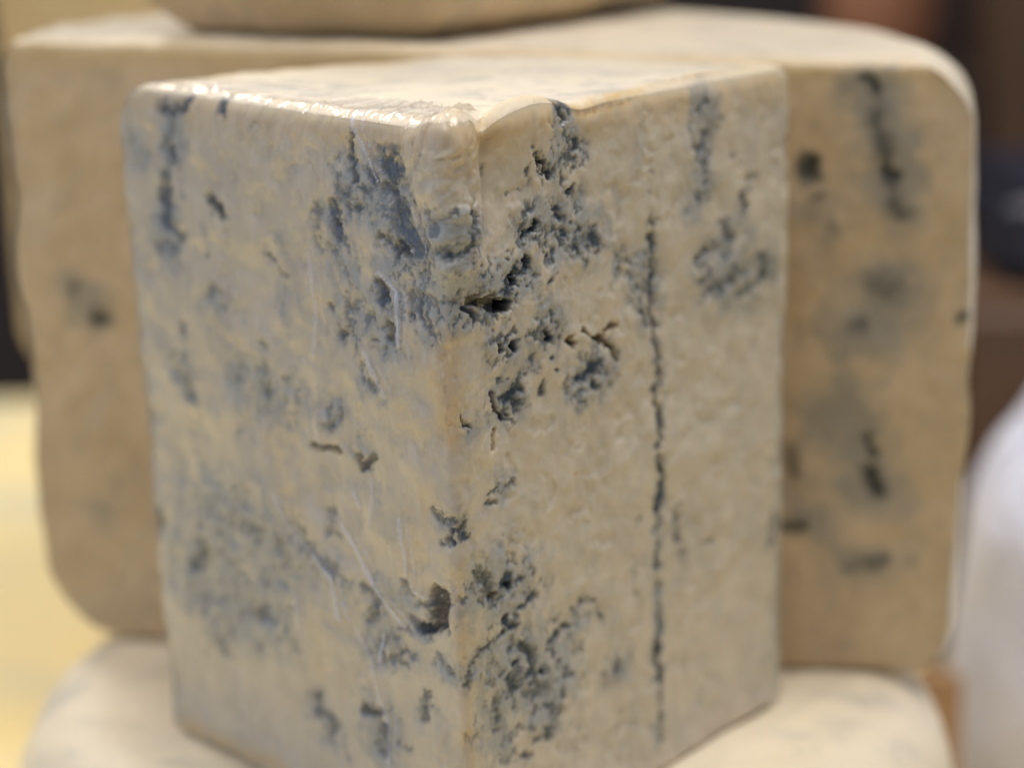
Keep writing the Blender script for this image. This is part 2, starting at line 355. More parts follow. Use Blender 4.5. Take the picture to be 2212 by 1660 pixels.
HAZE = [
 ([(430,280),(425,420),(425,540),(420,640)],34,.8), ([(445,890),(480,980)],28,.75), ([(650,980),(690,1000)],70,.6), ([(560,760)],45,.6),
 ([(890,460),(960,480),(1010,560),(1050,640)],52,.78), ([(850,560),(870,680)],42,.6), ([(900,800),(880,830)],46,.65), ([(985,700),(985,860)],34,.75),
 ([(1075,770),(1090,820)],38,.7), ([(1130,600)],55,1), ([(1195,580)],30,.6), ([(935,960)],40,.6), ([(830,1040)],45,.55), ([(910,1140)],35,.45),
 ([(560,1310),(700,1380)],95,.85), ([(520,1500),(680,1560)],85,.8), ([(480,1400),(500,1440)],60,.6), ([(560,1620)],50,.5), ([(790,1400),(850,1450)],45,.5),
 ([(1050,1560)],55,.5), ([(960,1520),(960,1650)],45,.6), ([(1020,1660)],35,.5), ([(1120,1690)],30,.5), ([(810,1800),(840,1860)],50,.5),
 ([(950,1800),(970,1900)],45,.6), ([(1070,1790)],30,.4), ([(1140,1330)],35,.45), ([(1250,1480),(1300,1500)],75,.75), ([(1320,1670),(1370,1740)],80,.85),
 ([(1200,1690),(1240,1640)],40,.6), ([(1250,1800),(1270,1900)],50,.55), ([(1400,1820)],50,.4), ([(1450,1600)],45,.45), ([(1560,1700)],45,.5),
 ([(1430,310),(1440,390),(1390,430)],34,.75), ([(1370,430),(1440,480)],36,.45), ([(1350,580),(1420,570),(1490,610)],48,.75), ([(1400,640)],45,.6),
 ([(1290,720),(1220,760),(1140,760)],50,.95), ([(1230,690)],40,.4), ([(1300,870),(1360,830)],55,.7), ([(1330,930)],35,.6), ([(1290,1020)],45,.75), ([(1190,1080)],30,.4),
 ([(1490,950)],55,.75), ([(1580,660),(1630,700),(1630,800)],40,.5), ([(1780,260),(1765,400),(1760,520)],34,.65), ([(1830,680),(1880,700)],80,.75),
 ([(1840,580)],40,.5), ([(1280,1240)],40,.4), ([(1650,600),(1652,900)],16,.4), ([(1662,1200),(1665,1880)],14,.45), ([(1705,1340)],35,.4), ([(340,380)],50,.4), ([(400,1310)],45,.4),
 ([(300,700),(330,1200)],60,.25), ([(700,600),(720,800)],50,.25),
]
BROWN = [
 ([(470,1835),(600,1900),(700,1941)],34,.4), ([(300,1700),(380,1500)],30,.0),
 ([(1120,850),(1125,960),(1130,1110)],42,.5), ([(1150,1440),(1160,1560),(1175,1700)],36,.32), ([(1185,1760),(1190,1941)],36,.32), ([(1215,345),(1240,280),(1300,250),(1370,245),(1415,262)],30,.6), ([(1410,285),(1520,265),(1620,228),(1710,196)],17,.72), ([(1710,190),(1900,176)],14,.45), ([(1120,300),(1120,400)],50,.22), ([(1050,880),(1080,940)],50,.25),
 ([(788,1129),(833,1133),(851,1138)],8,1), ([(1517,855)],11,1), ([(1530,867),(1540,875),(1560,900)],8,.42), ([(1469,825),(1484,849),(1502,864)],5,.45),
 ([(1551,822),(1532,834)],11,.55), ([(1439,849),(1451,870)],7,.5), ([(1246,996),(1252,1023),(1261,1036)],6,.8), ([(1168,1057),(1174,1075)],5,.9),
 ([(1261,1096),(1252,1120),(1252,1141)],5,.9), ([(1250,1170),(1250,1200)],4,.5), ([(1457,1197)],5,.8), ([(1828,1025)],8,.5),
 ([(1500,275),(1580,260),(1650,225)],16,.6), ([(1560,1040),(1500,1100)],60,.22), ([(1420,290)],20,.5), ([(1210,370),(1190,420)],10,.45),
 ([(700,1060),(760,1500),(800,1700)],70,.28), ([(1080,1250),(1050,1450)],60,.30), ([(1000,1000),(1080,1150)],60,.25),
]
PITS = [   # depth in cm
 ([(1190,761),(1210,758),(1235,758),(1245,768),(1255,775),(1275,768)],10,.75), ([(1240,740)],5,.4), ([(1165,782),(1190,790),(1196,811)],5,.35),
 ([(1112,1505),(1114,1575)],17,.75), ([(1060,1585),(1100,1588)],8,.4), ([(1512,853),(1522,858)],8,.5), ([(1530,867),(1545,885),(1562,903)],7,.28),
 ([(1469,825),(1484,849),(1502,864)],4,.28), ([(1439,849),(1451,870)],7,.3), ([(1551,822),(1532,834)],7,.2), ([(1295,873),(1296,887)],6,.35),
 ([(1262,867),(1270,891)],4,.15), ([(1246,996),(1252,1023),(1261,1036)],6,.22), ([(1273,1039),(1285,1057)],4,.15), ([(1168,1057),(1174,1075),(1186,1084)],4,.2),
 ([(1261,1096),(1252,1120),(1252,1141)],5,.15), ([(788,1129),(833,1133),(851,1138)],8,.3), ([(1244,1502)],7,.35), ([(1289,1480)],6,.2), ([(1303,1674)],7,.35),
 ([(1375,1692)],6,.2), ([(1280,1556)],6,.2), ([(537,504),(565,538)],10,.3), ([(961,714),(973,733),(976,757)],7,.25), ([(988,823),(991,860)],7,.25),
 ([(1013,630),(1031,644)],14,.2), ([(963,594)],6,.15), ([(854,569)],8,.2), ([(1289,701),(1290,716)],6,.25), ([(1322,652),(1328,673)],5,.15), ([(1374,843),(1379,858)],6,.2),
 ([(1442,471),(1436,483)],5,.15), ([(1355,414),(1373,435),(1383,448)],5,.15), ([(1349,561),(1343,583)],7,.15), ([(1418,290),(1421,314)],9,.12),
 ([(905,1156),(910,1183),(941,1160)],6,.2), ([(1149,1353),(1130,1373)],5,.12), ([(1130,1310)],5,.12), ([(922,1793),(955,1804)],8,.15), ([(1069,1783)],7,.15),
 ([(1643,561),(1649,803),(1660,898),(1665,943),(1656,984),(1665,1052),(1656,1133),(1667,1210),(1655,1285),(1660,1484),(1665,1692),(1674,1873)],5,.06),
 
 ([(1796,1371)],8,.1), ([(887,340),(887,360)],6,.15),
]

# ------------------------------------------------------------------ front wedge
TIP = (-1.3, 44.1)
aL = math.atan2(53.3-44.1, -9.8+1.3); aR = math.atan2(53.9-44.1, 7.35+1.3)
D = sector(TIP, aL, aR, (12.5, 13.05), 18.0, 18.0, 430, 560, 60, (.42, .42), .25, (1.3, .35), (.3, .3), .28, taper=(.045, .0), top_rows=90)
P = D['P']; s = D['s'].copy(); z = P[:, :, 2].copy()
front = ~D['isarc'][None, :] & (np.arange(P.shape[0])[:, None] < D['top0']) & (np.arange(P.shape[0])[:, None] >= 1)
FS = .73; PXCM = 4480*1.1695/51.0
Sx = np.where(front, s*FS, 1e3); Zx = np.where(front, z, 1e3)
n_a = fbm(s*9, z*9, 1, 5, .6); n_b = fbm(s*2.4, z*2.0, 2, 4); n_c = fbm(s*22, z*16, 3, 3, .6)
# ragged edges: strokes are looked up at slightly warped coordinates
wx = (fbm(s*3.6, z*3.6, 4, 5, .72)-.5)*.62; wz = (fbm(s*3.6, z*3.6, 5, 5, .72)-.5)*.66
mo = stroke_field(Sx+wx*.55, Zx+wz*.55, D, MOLD, FS, PXCM, 2.9)
n_e = fbm(s*5, z*5, 6, 5, .68)
line = np.exp(-((s-px_face(1655, 1100, D)[0])/.25)**2)*front
mo = mo*(1-line*sst(.5, .75, fbm(s*0+3, z*1.4, 5, 4))*.65)
mold = sst(.20, .80, mo+(n_e-.5)*1.3*sst(.02, .3, mo))*np.clip(.30+mo*.95, 0, 1)
hz = stroke_field(Sx+wx, Zx+wz, D, HAZE, FS, PXCM, 2.1)
n_h = fbm(s*2.6, z*1.7, 2, 5, .62)
haze = sst(.02, .62, hz+(n_h-.5)*1.2*sst(.02, .25, hz))*.66
haze = np.maximum(haze, sst(.55, .78, fbm(s*1.5, z*.8, 5, 5, .6))*np.where(s < 0, .14, .18))
speck = sst(.545, .70, fbm(s*4.2, z*3.6, 3, 5, .7)+.10*(hz-.5))*sst(.10, .45, hz)*np.where(s < -1.5, .62, .72)
mold = np.maximum(mold, speck)
br = stroke_field(Sx+wx*.3, Zx+wz*.3, D, BROWN, FS, PXCM, 1.8)
brown = sst(.08, .8, br+(n_a-.5)*.3*sst(.02, .2, br))
pits = stroke_field(Sx+wx*.35, Zx+wz*.35, D, [(p, w, 1) for p, w, d in PITS], FS, PXCM, 1.5)
pd = np.zeros_like(s)
for p_, w_, d_ in PITS:
    f = stroke_field(Sx+wx*.5, Zx+wz*.5, D, [(p_, w_, 1)], FS, PXCM, 1.9)
    pd = np.maximum(pd, d_*1.15*sst(.14, .70, f+(n_e-.5)*.6*(f > 0)))
rowi = np.arange(P.shape[0])[:, None]
topd = np.clip(36.0-z, 0, 99)                                   # distance under the top edge on the faces
# golden band under the rind
band = sst(1.35, .15, topd-(n_b-.5)*.9)*.62*front
hump = np.exp(-((s-1.7)/1.1)**2)*front
band = np.maximum(band, sst(1.5, .3, topd)*hump*.9)
brown = np.maximum(brown, band*.5)
# displacement (cm)
disp = np.zeros_like(s)
face_w = sst(0, .6, topd)*front
disp += (fbm(s*.35, z*.3, 6, 3)-.5)*.28*face_w
disp += (fbm(s*1.5, z*1.5, 2, 4, .45)-.5)*.14*face_w
dimp = sst(.60, .80, fbm(s*1.9, z*1.9, 7, 3, .5))
disp -= dimp*.045*face_w
disp += (n_a-.5)*(.012+.09*sst(.15, .9, mo)+.05*haze)*face_w
disp -= mold*.075*face_w
disp += sst(.25, .05, np.abs(mo-.12))*.0*face_w
disp += (n_c-.5)*.008*face_w
disp += (fbm(s*6, z*.9, 7, 3)-.5)*.012*face_w*(s < 0)            # wire marks down the left face
disp -= pd*front
# soft folded tongue of paste at the top corner
def tongue(s, z):
    c0 = px_face(1120, 400, D)
    u = (s*FS-.10); zz = 36.0-z
    half = np.interp(zz, [0, .4, 1.1, 2.1, 3.0, 3.9], [.85, 1.02, 1.0, .80, .50, .2])
    return sst(1.15, .45, np.abs(u+.12*np.sin(zz*1.7))/half)*sst(4.0, 2.9, zz)
tg = tongue(s, z)*front
wr = fbm(s*2.0+z*1.5, z*2.2-s*1.9, 3, 4, .58)
disp += tg*(.25+(wr-.5)*.26)
zz_ = 36.0-z; hf_ = np.interp(zz_, [0, .4, 1.1, 2.1, 3.0, 3.9], [.85, 1.02, 1.0, .80, .50, .2])
un_ = (s*FS-.10+.12*np.sin(zz_*1.7))/hf_
disp -= front*sst(3.6, 2.8, zz_)*(.13*np.exp(-((un_-.98)/.09)**2)*sst(.2, .6, zz_)+.05*np.exp(-((un_+1.05)/.09)**2)*sst(1.2, 2.0, zz_))
valley = np.exp(-((s-1.35)/.33)**2)*sst(3.4, .3, 36-z)*front
disp -= valley*.20
hollow = np.exp(-((s-2.6)/1.0)**2)*sst(1.2, 0, 36-z)*front
disp += hollow*.16
# top surface
x_, y_ = P[:, :, 0], P[:, :, 1]
topm = (rowi >= D['top0']-6)
tn = fbm(x_*.9+y_*.3, y_*3.2, 4, 5, .6)
disp += np.where(topm & ~front, (tn-.5)*.16+(fbm(x_*.3, y_*.3, 5, 2)-.5)*.35*sst(0, 2, rowi-D['top0']+0.0), 0)
disp += np.where(D['isarc'][None, :] & ~topm, (fbm(s+x_*2, z*2, 6, 4)-.5)*.12, 0)
disp[:2] = 0
Nn = normals(P)
nf = Nn.copy()
Pd = P+nf*disp[:, :, None]
# smear the tip of the top edge down a little
def lift_top(Q, s_, z_, rr, msk):
    w = sst(33.9, 35.6, z_)*msk+(1-msk)*sst(30, 2, rr-D['top0'])*(rr >= D['top0']-13)
    Q[..., 2] += w*np.where(np.abs(s_) < 50, .19*np.exp(-((s_-3.2)/1.2)**2)-.10*np.exp(-((s_-4.7)/.6)**2)-.08*np.exp(-((s_-1.3)/.45)**2), 0)
lift_top(Pd, s, z, rowi, front*1.0)
marks = np.zeros(P.shape[:2]+(4,)); marks[..., 3] = 1
pit_shade = np.repeat((sst(.09, .27, pd)*front*.97)[..., None], 4, 2)  # mask for the painted darkness of the pits, by depth
BLUE_GLINTS = [([(851,545),(854,590)],12,.8), ([(1025,560),(1052,622)],14,.85), ([(958,712),(978,760)],10,.8), ([(985,820),(999,868)],10,.9), ([(990,420),(1003,455)],14,.6), ([(781,1376),(814,1424),(846,1446)],10,.7),  # blue film glints, painted as strokes of colour
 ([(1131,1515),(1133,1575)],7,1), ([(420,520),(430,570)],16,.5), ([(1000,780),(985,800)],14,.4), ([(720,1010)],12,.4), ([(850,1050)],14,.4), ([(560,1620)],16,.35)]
glint_f = stroke_field(Sx+wx*.4, Zx+wz*.4, D, BLUE_GLINTS, FS, PXCM, 2.0)
blue = np.repeat((sst(.1, .8, glint_f+(n_e-.5)*.6*(glint_f > .02))*.75*front)[..., None], 4, 2)
marks[..., 0] = np.clip(mold, 0, 1)*front; marks[..., 1] = np.clip(haze, 0, 1)*front; marks[..., 2] = np.clip(brown, 0, 1)*front
edge_gold = sst(1.1, 0, (rowi-D['top0'])/26.0)*(rowi >= D['top0']-9)
marks[..., 2] = np.where(rowi >= D['top0'], edge_gold*.55*(n_b*1.4), marks[..., 2])
tgrey = sst(.56, .74, fbm(x_*.8, y_*2.2, 1, 4, .6))*(rowi >= D['top0'])
marks[..., 1] = np.where(rowi >= D['top0'], tgrey*.55, marks[..., 1])
split = D['top0']-7
wedge = empty('cheese_wedge', (TIP[0]*CM, (TIP[1]+5)*CM, .18))
tag(wedge, 'large quarter wheel of blue veined cheese, corner towards the viewer, wrapped in clear film', 'cheese')
nface = 2*430+1
put('paste', grid_mesh('paste', Pd[1:split+1, :nface], False, {'marks': marks[1:split+1, :nface], 'pit_shade': pit_shade[1:split+1, :nface], 'blue': blue[1:split+1, :nface]}), M_paste, wedge)
put('rind', grid_mesh('rind', Pd[split:, :], True, {'marks': marks[split:]}), M_rind, wedge)
bidx = np.r_[nface-1:P.shape[1], 0]
put('outer_rind', grid_mesh('outer_rind', Pd[:split+1][:, bidx], False, {'marks': marks[:split+1][:, bidx]}), M_rind, wedge)

# ------------------------------------------------------------------ cling film
m_film, nt, b = mat('cling_film')
nt.nodes.remove(b)
out = nt.nodes['Material Output']
tr = N(nt, 'ShaderNodeBsdfTransparent'); gl = N(nt, 'ShaderNodeBsdfGlossy', Roughness=.05)
gl.inputs['Color'].default_value = (1, 1, 1, 1)
df = N(nt, 'ShaderNodeBsdfDiffuse'); df.inputs['Color'].default_value = (.74, .77, .92, 1)
gg = nt.nodes.new('ShaderNodeNewGeometry'); dt = N(nt, 'ShaderNodeVectorMath', _operation='DOT_PRODUCT')
nt.links.new(gg.outputs['Incoming'], dt.inputs[0])
bp = N(nt, 'ShaderNodeBump', Strength=.22, Distance=.0010)
nt.links.new(noise(nt, 420, 3, .5, .6, (1, 1, .4)), bp.inputs['Height'])
nt.links.new(bp.outputs[0], gl.inputs['Normal']); nt.links.new(bp.outputs[0], dt.inputs[1])
def mth(op, a, b_=None):
    n = N(nt, 'ShaderNodeMath', _operation=op)
    for i, v in ((0, a), (1, b_)):
        if v is None: continue
        if hasattr(v, 'links'): nt.links.new(v, n.inputs[i])
        else: n.inputs[i].default_value = v
    return n
fm = mth('ADD', mth('MULTIPLY', mth('POWER', mth('SUBTRACT', 1.0, mth('ABSOLUTE', dt.outputs['Value']).outputs[0]).outputs[0], 5.0).outputs[0], .9).outputs[0], .040)
mx = N(nt, 'ShaderNodeMixShader'); nt.links.new(fm.outputs[0], mx.inputs[0]); nt.links.new(tr.outputs[0], mx.inputs[1]); nt.links.new(gl.outputs[0], mx.inputs[2])
fa = nt.nodes.new('ShaderNodeAttribute'); fa.attribute_name = 'marks'
fs = nt.nodes.new('ShaderNodeSeparateColor'); nt.links.new(fa.outputs['Color'], fs.inputs[0])
mx2 = N(nt, 'ShaderNodeMixShader'); nt.links.new(fs.outputs[0], mx2.inputs[0]); nt.links.new(mx.outputs[0], mx2.inputs[1]); nt.links.new(df.outputs[0], mx2.inputs[2])
nt.links.new(mx2.outputs[0], out.inputs['Surface'])
CREASE = [
 ([(868,1327),(922,1419),(955,1484),(1025,1587)],5,1), ([(803,1403),(846,1457),(868,1560)],6,.9), ([(1015,1310),(1031,1392),(1036,1457)],4,.7),
 ([(760,1511),(776,1609)],6,.6), ([(895,1240),(911,1283)],6,.7), ([(971,1598),(960,1674)],5,.9), ([(960,1760),(985,1830),(990,1941)],5,.8),
 ([(876,261),(890,305),(919,370),(966,460)],3.5,1), ([(967,687),(1009,735),(1015,811),(1015,871)],9,.7), ([(931,889),(967,961),(985,1000)],8,.6),
 ([(800,1040),(815,1130)],6,.4), ([(940,1210),(948,1330)],5,.5), ([(1055,1490),(1085,1515)],4,.9), ([(780,640),(800,760),(795,900)],7,.45), ([(1043,480),(1062,560),(1085,640)],4,.7),
 ([(700,1250),(740,1330),(800,1410)],8,.4), ([(860,1500),(930,1640),(960,1760)],5,.5),
]
r0 = 30; c0, c1 = 4, 474
fr_rows = np.r_[r0:D['top0']+46:2]; fr_cols = np.r_[c0:c1:2]
Pf = P[fr_rows][:, fr_cols]; Nf = Nn[fr_rows][:, fr_cols]; sf = s[fr_rows][:, fr_cols]; zf = z[fr_rows][:, fr_cols]
dsf = disp[fr_rows][:, fr_cols].copy()
def blur(A, n):
    for _ in range(n):
        B = np.pad(A, 1, 'edge'); A = (B[1:-1, 1:-1]*2+B[:-2, 1:-1]+B[2:, 1:-1]+B[1:-1, :-2]+B[1:-1, 2:])/6
    return A
pdf = (pd*front)[fr_rows][:, fr_cols]
dsf = np.maximum(blur(dsf+pdf, 6), blur(dsf, 3))
xf, yf = Pf[..., 0], Pf[..., 1]
fsx = np.where(front[fr_rows][:, fr_cols], sf*FS, 1e3)
crs = stroke_field(fsx, zf, D, CREASE+[([(x+13+(i*7) % 9, y-6+(i*5) % 13) for i, (x, y) in enumerate(p)], w*.6, st*.6) for p, w, st in CREASE], FS, PXCM, 1.15)
wrk = (fbm(sf*3.0+zf*.5, zf*.55, 5, 4, .55)-.5)*.055
wrk2 = (fbm(sf*6.0, zf*5.5, 6, 3, .6)-.5)*.20*sst(34.2, 35.4, zf)*sst(-11, -8, sf)*(.4+.6*(sf < .5))
cf = px_face(1120, 400, D)
rad = np.hypot((sf-cf[0])*FS, zf-cf[1])
fold = (fbm(np.arctan2(zf-35.2, sf+.4)*4.5, rad*.9, 7, 4, .6)-.5)*.22*sst(2.6, .6, rad)
ridge = blur(crs, 1)*.07
hole_d = pd[fr_rows][:, fr_cols]*(np.abs(sf-px_face(1112, 1544, D)[0]) < .8)*(np.abs(zf-px_face(1112, 1544, D)[1]) < 1.0)
calm = 1-.7*sst(.6, 2.5, sf)
wrk = wrk*calm
wrk2 = wrk2+(fbm(sf*6.5+zf*2, zf*2.6, 3, 4, .6)-.5)*.11*sst(29.5, 32.5, zf)*sst(-5.5, -3.6, sf)*sst(.2, -.6, sf)+(fbm(sf*5, zf*2.2, 4, 4, .6)-.5)*.07*sst(27, 24.5, zf)*sst(-6.5, -4.5, sf)*sst(-.4, -1.2, sf)
off = .085-np.minimum(blur(hole_d, 3), .30)*.8+np.maximum(wrk, -.035)+wrk2+np.maximum(fold, -.03)+ridge
# film pulled into the big hole low on the left face
hole = blur(pd[fr_rows][:, fr_cols]*((np.abs(sf-px_face(1112, 1544, D)[0]) < .9)), 4)
Pfilm = Pf+Nf*(dsf+off)[..., None]
lift_top(Pfilm, sf, zf, rowi[fr_rows], (front*1.0)[fr_rows][:, fr_cols])
fmk = np.zeros(sf.shape+(4,)); fmk[..., 3] = 1
milky = np.clip(crs*1.3, 0, 1)**1.5*.7+sst(.55, .8, fbm(sf*1.6+zf*.7, zf*.6, 2, 5, .6))*.06*(sf < 0)
edge_f = np.ones(sf.shape); 
fmk[..., 0] = np.clip(milky+.05*(sf < 0), 0, .7)
put('cling_film', grid_mesh('cling_film', Pfilm, False, {'marks': fmk}), m_film, wedge)

# ------------------------------------------------------------------ rear half wheel
REAR_M = [([(2047,410),(2047,435)],24,1), ([(2235,425),(2250,445)],20,1), ([(2190,190),(2215,220)],16,.85), ([(2215,280),(2225,380),(2255,500),(2270,530)],26,.6),
 ([(2222,700),(2260,720)],40,.5), ([(2175,819)],26,.62), ([(2421,795)],18,.75), ([(2190,1105),(2215,1135)],16,.9), ([(2200,1190),(2210,1240)],22,1), ([(1988,1333),(2030,1330)],22,.8),
 ([(2140,1440),(2230,1420)],24,.5), ([(2316,1415)],24,.4), ([(2415,1058)],13,.5), ([(2160,270)],14,.4), ([(2060,500)],16,.5), ([(2110,570)],26,.35), ([(2000,1130),(1995,1200)],24,.5),
 ([(175,766)],26,.55), ([(263,825)],26,.85), ([(263,1292)],24,.35), ([(386,1544)],20,.4)]
REAR_H = [([(2200,200),(2225,350),(2260,520)],75,1), ([(2230,720),(2180,830)],95,1.1), ([(2120,1040),(2210,1230)],95,1.1), ([(2000,1250),(2150,1420),(2300,1420)],70,.6), ([(2060,480),(2100,580)],60,.5), ([(260,820),(180,770)],60,.7), ([(250,1290)],60,.4)]
REAR_B = [([(99,947)],18,.9), ([(2430,890)],16,.7), ([(2330,420)],50,.35), ([(120,300),(100,480)],60,.4), ([(400,130),(200,125)],26,.6), ([(2350,175),(2100,190)],22,.6), ([(2370,1230)],60,.3)]
c = np.array([-.8, 57.7]); ang = math.atan2(55.2-60.0, 12.9+14.3)
aR2 = ang; aL2 = ang+math.pi-1e-4
D2 = sector(c, aL2, aR2, (13.9, 13.5), 17.9, 18.0, 150, 190, 120, (.4, .4), .4, (.9, 1.9), (2.6, 1.7), 0, taper=(.035, .012), top_rows=50)
P2 = D2['P']; 
bis2 = np.array([math.cos((aL2+aR2)/2), math.sin((aL2+aR2)/2)]); lat2 = np.array([bis2[1], -bis2[0]])
rel = P2[..., :2]-c; vv = rel@bis2; uu = rel@lat2
ff = 1+np.where(uu > 0, .085, .08)*np.abs(np.sin(2*np.arctan2(np.maximum(vv, 0), uu)))
P2[..., :2] = c+rel*ff[..., None]
s2 = D2['s']; z2 = P2[..., 2]; ri = np.arange(P2.shape[0])[:, None]
fr2 = ~D2['isarc'][None, :] & (ri < D2['top0']) & (ri >= 1)
n2 = fbm(s2*2.2, z2*2.2, 1, 4, .6)
S2 = np.where(fr2, s2, 1e3); wx2 = (fbm(s2*1.4, z2*1.4, 4, 4, .6)-.5)*.9
PX2 = 4480*1.1695/62
mo2 = stroke_field(S2+wx2*.6, np.where(fr2, z2, 1e3)+wx2*.5, D2, REAR_M, 1, PX2, 2.0)
hz2 = stroke_field(S2+wx2, np.where(fr2, z2, 1e3)+wx2, D2, REAR_H, 1, PX2, 1.4)
br2 = stroke_field(S2, np.where(fr2, z2, 1e3), D2, REAR_B, 1, PX2, 1.8)
mk2 = np.zeros(P2.shape[:2]+(4,)); mk2[..., 3] = 1
mk2[..., 0] = sst(.15, .6, mo2+(n2-.5)*.6*(mo2 > .02))*np.clip(.4+.8*mo2, 0, 1)
mk2[..., 1] = sst(.05, .8, hz2+(fbm(s2*1.1, z2*1.1, 5, 4, .6)-.5)*.8*(hz2 > .02))*.68
band2 = sst(1.3, .2, 35.9-z2)*.5*fr2
mk2[..., 2] = np.maximum(sst(.05, .9, br2)*.8, band2)
d2 = (fbm(s2*.4, z2*.35, 6, 3)-.5)*.35*fr2+(n2-.5)*.07*fr2-sst(.5, 1, mo2)*.18
x2, y2 = P2[..., 0], P2[..., 1]
top2 = ri >= D2['top0']
d2 = d2+np.where(top2, (fbm(x2*.8, y2*2, 3, 4)-.5)*.16, 0)+np.where(D2['isarc'][None, :] & ~top2, (fbm(x2*.7+y2*.7, z2*.4, 2, 4)-.5)*.25, 0)
d2[:2] = 0
# uneven rind outline at the two ends of the cut face
endw = sst(.82, 1.0, np.abs(D2['side']))[None, :]*(~top2)
lat = (fbm(z2*.22, s2*0+D2['side'][None, :]*5, 3)-.5)*.75*endw
Pd2 = P2+normals(P2)*d2[..., None]
Pd2[..., 0] += lat*np.sign(D2['side'])[None, :]
Pd2[..., 2] = 18+(Pd2[..., 2]-18)*(1.012-Pd2[..., 0]/14*.022)
mk2[..., 1] = np.where(top2, sst(.58, .8, fbm(x2*.7, y2*1.5, 2, 4))*.5, mk2[..., 1])
half = empty('cheese_half_wheel', (c[0]*CM, (c[1]+4)*CM, .18))
tag(half, 'wide half wheel of blue veined cheese standing behind the film wrapped quarter, tan cut face', 'cheese')
nf2 = 301; sp2 = D2['top0']-8
put('paste', grid_mesh('paste_rear', Pd2[1:sp2+1, :nf2], False, {'marks': mk2[1:sp2+1, :nf2]}), M_paste_rear, half)
put('rind', grid_mesh('rind_rear', Pd2[sp2:, :], True, {'marks': mk2[sp2:]}), M_rind_rear, half)
b2 = np.r_[nf2-1:P2.shape[1], 0]
put('outer_rind', grid_mesh('outer_rind_rear', Pd2[:sp2+1][:, b2], False, {'marks': mk2[:sp2+1][:, b2]}), M_rind_rear, half)

# ------------------------------------------------------------------ upper wedge lying on the half wheel
TU = (-1.4, 58.6)
D3 = sector(TU, math.radians(168), math.radians(54), (9.6, 14), 12.0, 36.1, 110, 90, 60, (.8, .8), 2.3, (1.5, 1.5), (3.0, 2.0), 1.2, top_rows=30, bottom_rows=14)
P3 = D3['P']; s3 = D3['s']; z3 = P3[..., 2]; r3 = np.arange(P3.shape[0])[:, None]
f3 = ~D3['isarc'][None, :] & (r3 < D3['top0'])
d3 = (fbm(s3*.5, z3*.5, 2, 4)-.5)*.3; d3[:3] = 0
mk3 = np.zeros(P3.shape[:2]+(4,)); mk3[..., 3] = 1
mk3[..., 1] = sst(.55, .8, fbm(s3*.35, z3*.35, 1, 4))*.4*f3; mk3[..., 2] = sst(.45, .7, fbm(s3*.3, z3*.2, 3, 3))*.2*f3
Pd3 = P3+normals(P3)*d3[..., None]
upper = empty('cheese_wedge', (TU[0]*CM, (TU[1]+4)*CM, .36))
tag(upper, 'thick cheese wedge lying on top of the half wheel, cut off by the upper edge', 'cheese')
nf3 = 221; sp3 = D3['top0']-5
put('paste', grid_mesh('paste_upper', Pd3[1:sp3+1, :nf3], False, {'marks': mk3[1:sp3+1, :nf3]}), M_paste_rear, upper)
put('rind', grid_mesh('rind_upper', Pd3[sp3:, :], True, {'marks': mk3[sp3:]}), M_rind_rear, upper)
b3 = np.r_[nf3-1:P3.shape[1], 0]
put('outer_rind', grid_mesh('outer_rind_upper', Pd3[:sp3+1][:, b3], False, {'marks': mk3[:sp3+1][:, b3]}), M_rind_rear, upper)

# ------------------------------------------------------------------ whole wheels
def lathe(name, cx, cy, z0, R, h, rt, rb, nseg, amp, seed, flat=True):
    prof = [(R*.02, 0)]
    for r in np.linspace(.1, R-rb, 5): prof.append((r, 0))
    for t in np.linspace(0, math.pi/2, 9)[1:]: prof.append((R-rb+rb*math.sin(t), rb-rb*math.cos(t)))
    for k in np.linspace(rb, h-rt, 24)[1:]: prof.append((R, k))
    for t in np.linspace(0, math.pi/2, 14)[1:]: prof.append((R-rt+rt*math.cos(t), h-rt+rt*math.sin(t)))
    for r in np.linspace(R-rt, .02, 60)[1:]: prof.append((r, h))
    prof = np.array(prof); a = np.linspace(0, 2*math.pi, nseg, endpoint=False)
    Q = np.zeros((len(prof), nseg, 3))
    Q[..., 0] = cx+prof[:, :1]*np.cos(a); Q[..., 1] = cy+prof[:, :1]*np.sin(a); Q[..., 2] = z0+prof[:, 1:]
    dd = (fbm((Q[..., 0]+50)*.5+Q[..., 2]*.3, (Q[..., 1]+Q[..., 2])*.6, seed, 5, .55)-.5)*amp
    dd[:7] = 0
    topf = (prof[:, 1] > h-.3)[:, None]
    dd = np.where(topf, np.minimum(dd, 0)*.5, dd)
    Q = Q+normals(Q)*dd[..., None]
    mk = np.zeros(Q.shape[:2]+(4,)); mk[..., 3] = 1
    mk[..., 1] = sst(.55, .8, fbm(Q[..., 0]*.5+9, Q[..., 1]*1.2+Q[..., 2]*.5, seed+2, 4, .6))*.42
    return grid_mesh(name, Q, True, {'marks': mk})
low = put('cheese_round', lathe('lower_wheel', -1.1, 57.2, .0, 13.75, 18.0, 2.8, 1.5, 240, .4, 3), M_rind_low)
tag(low, 'whole pale cheese wheel at the bottom, carrying the quarter and the half wheel', 'cheese')

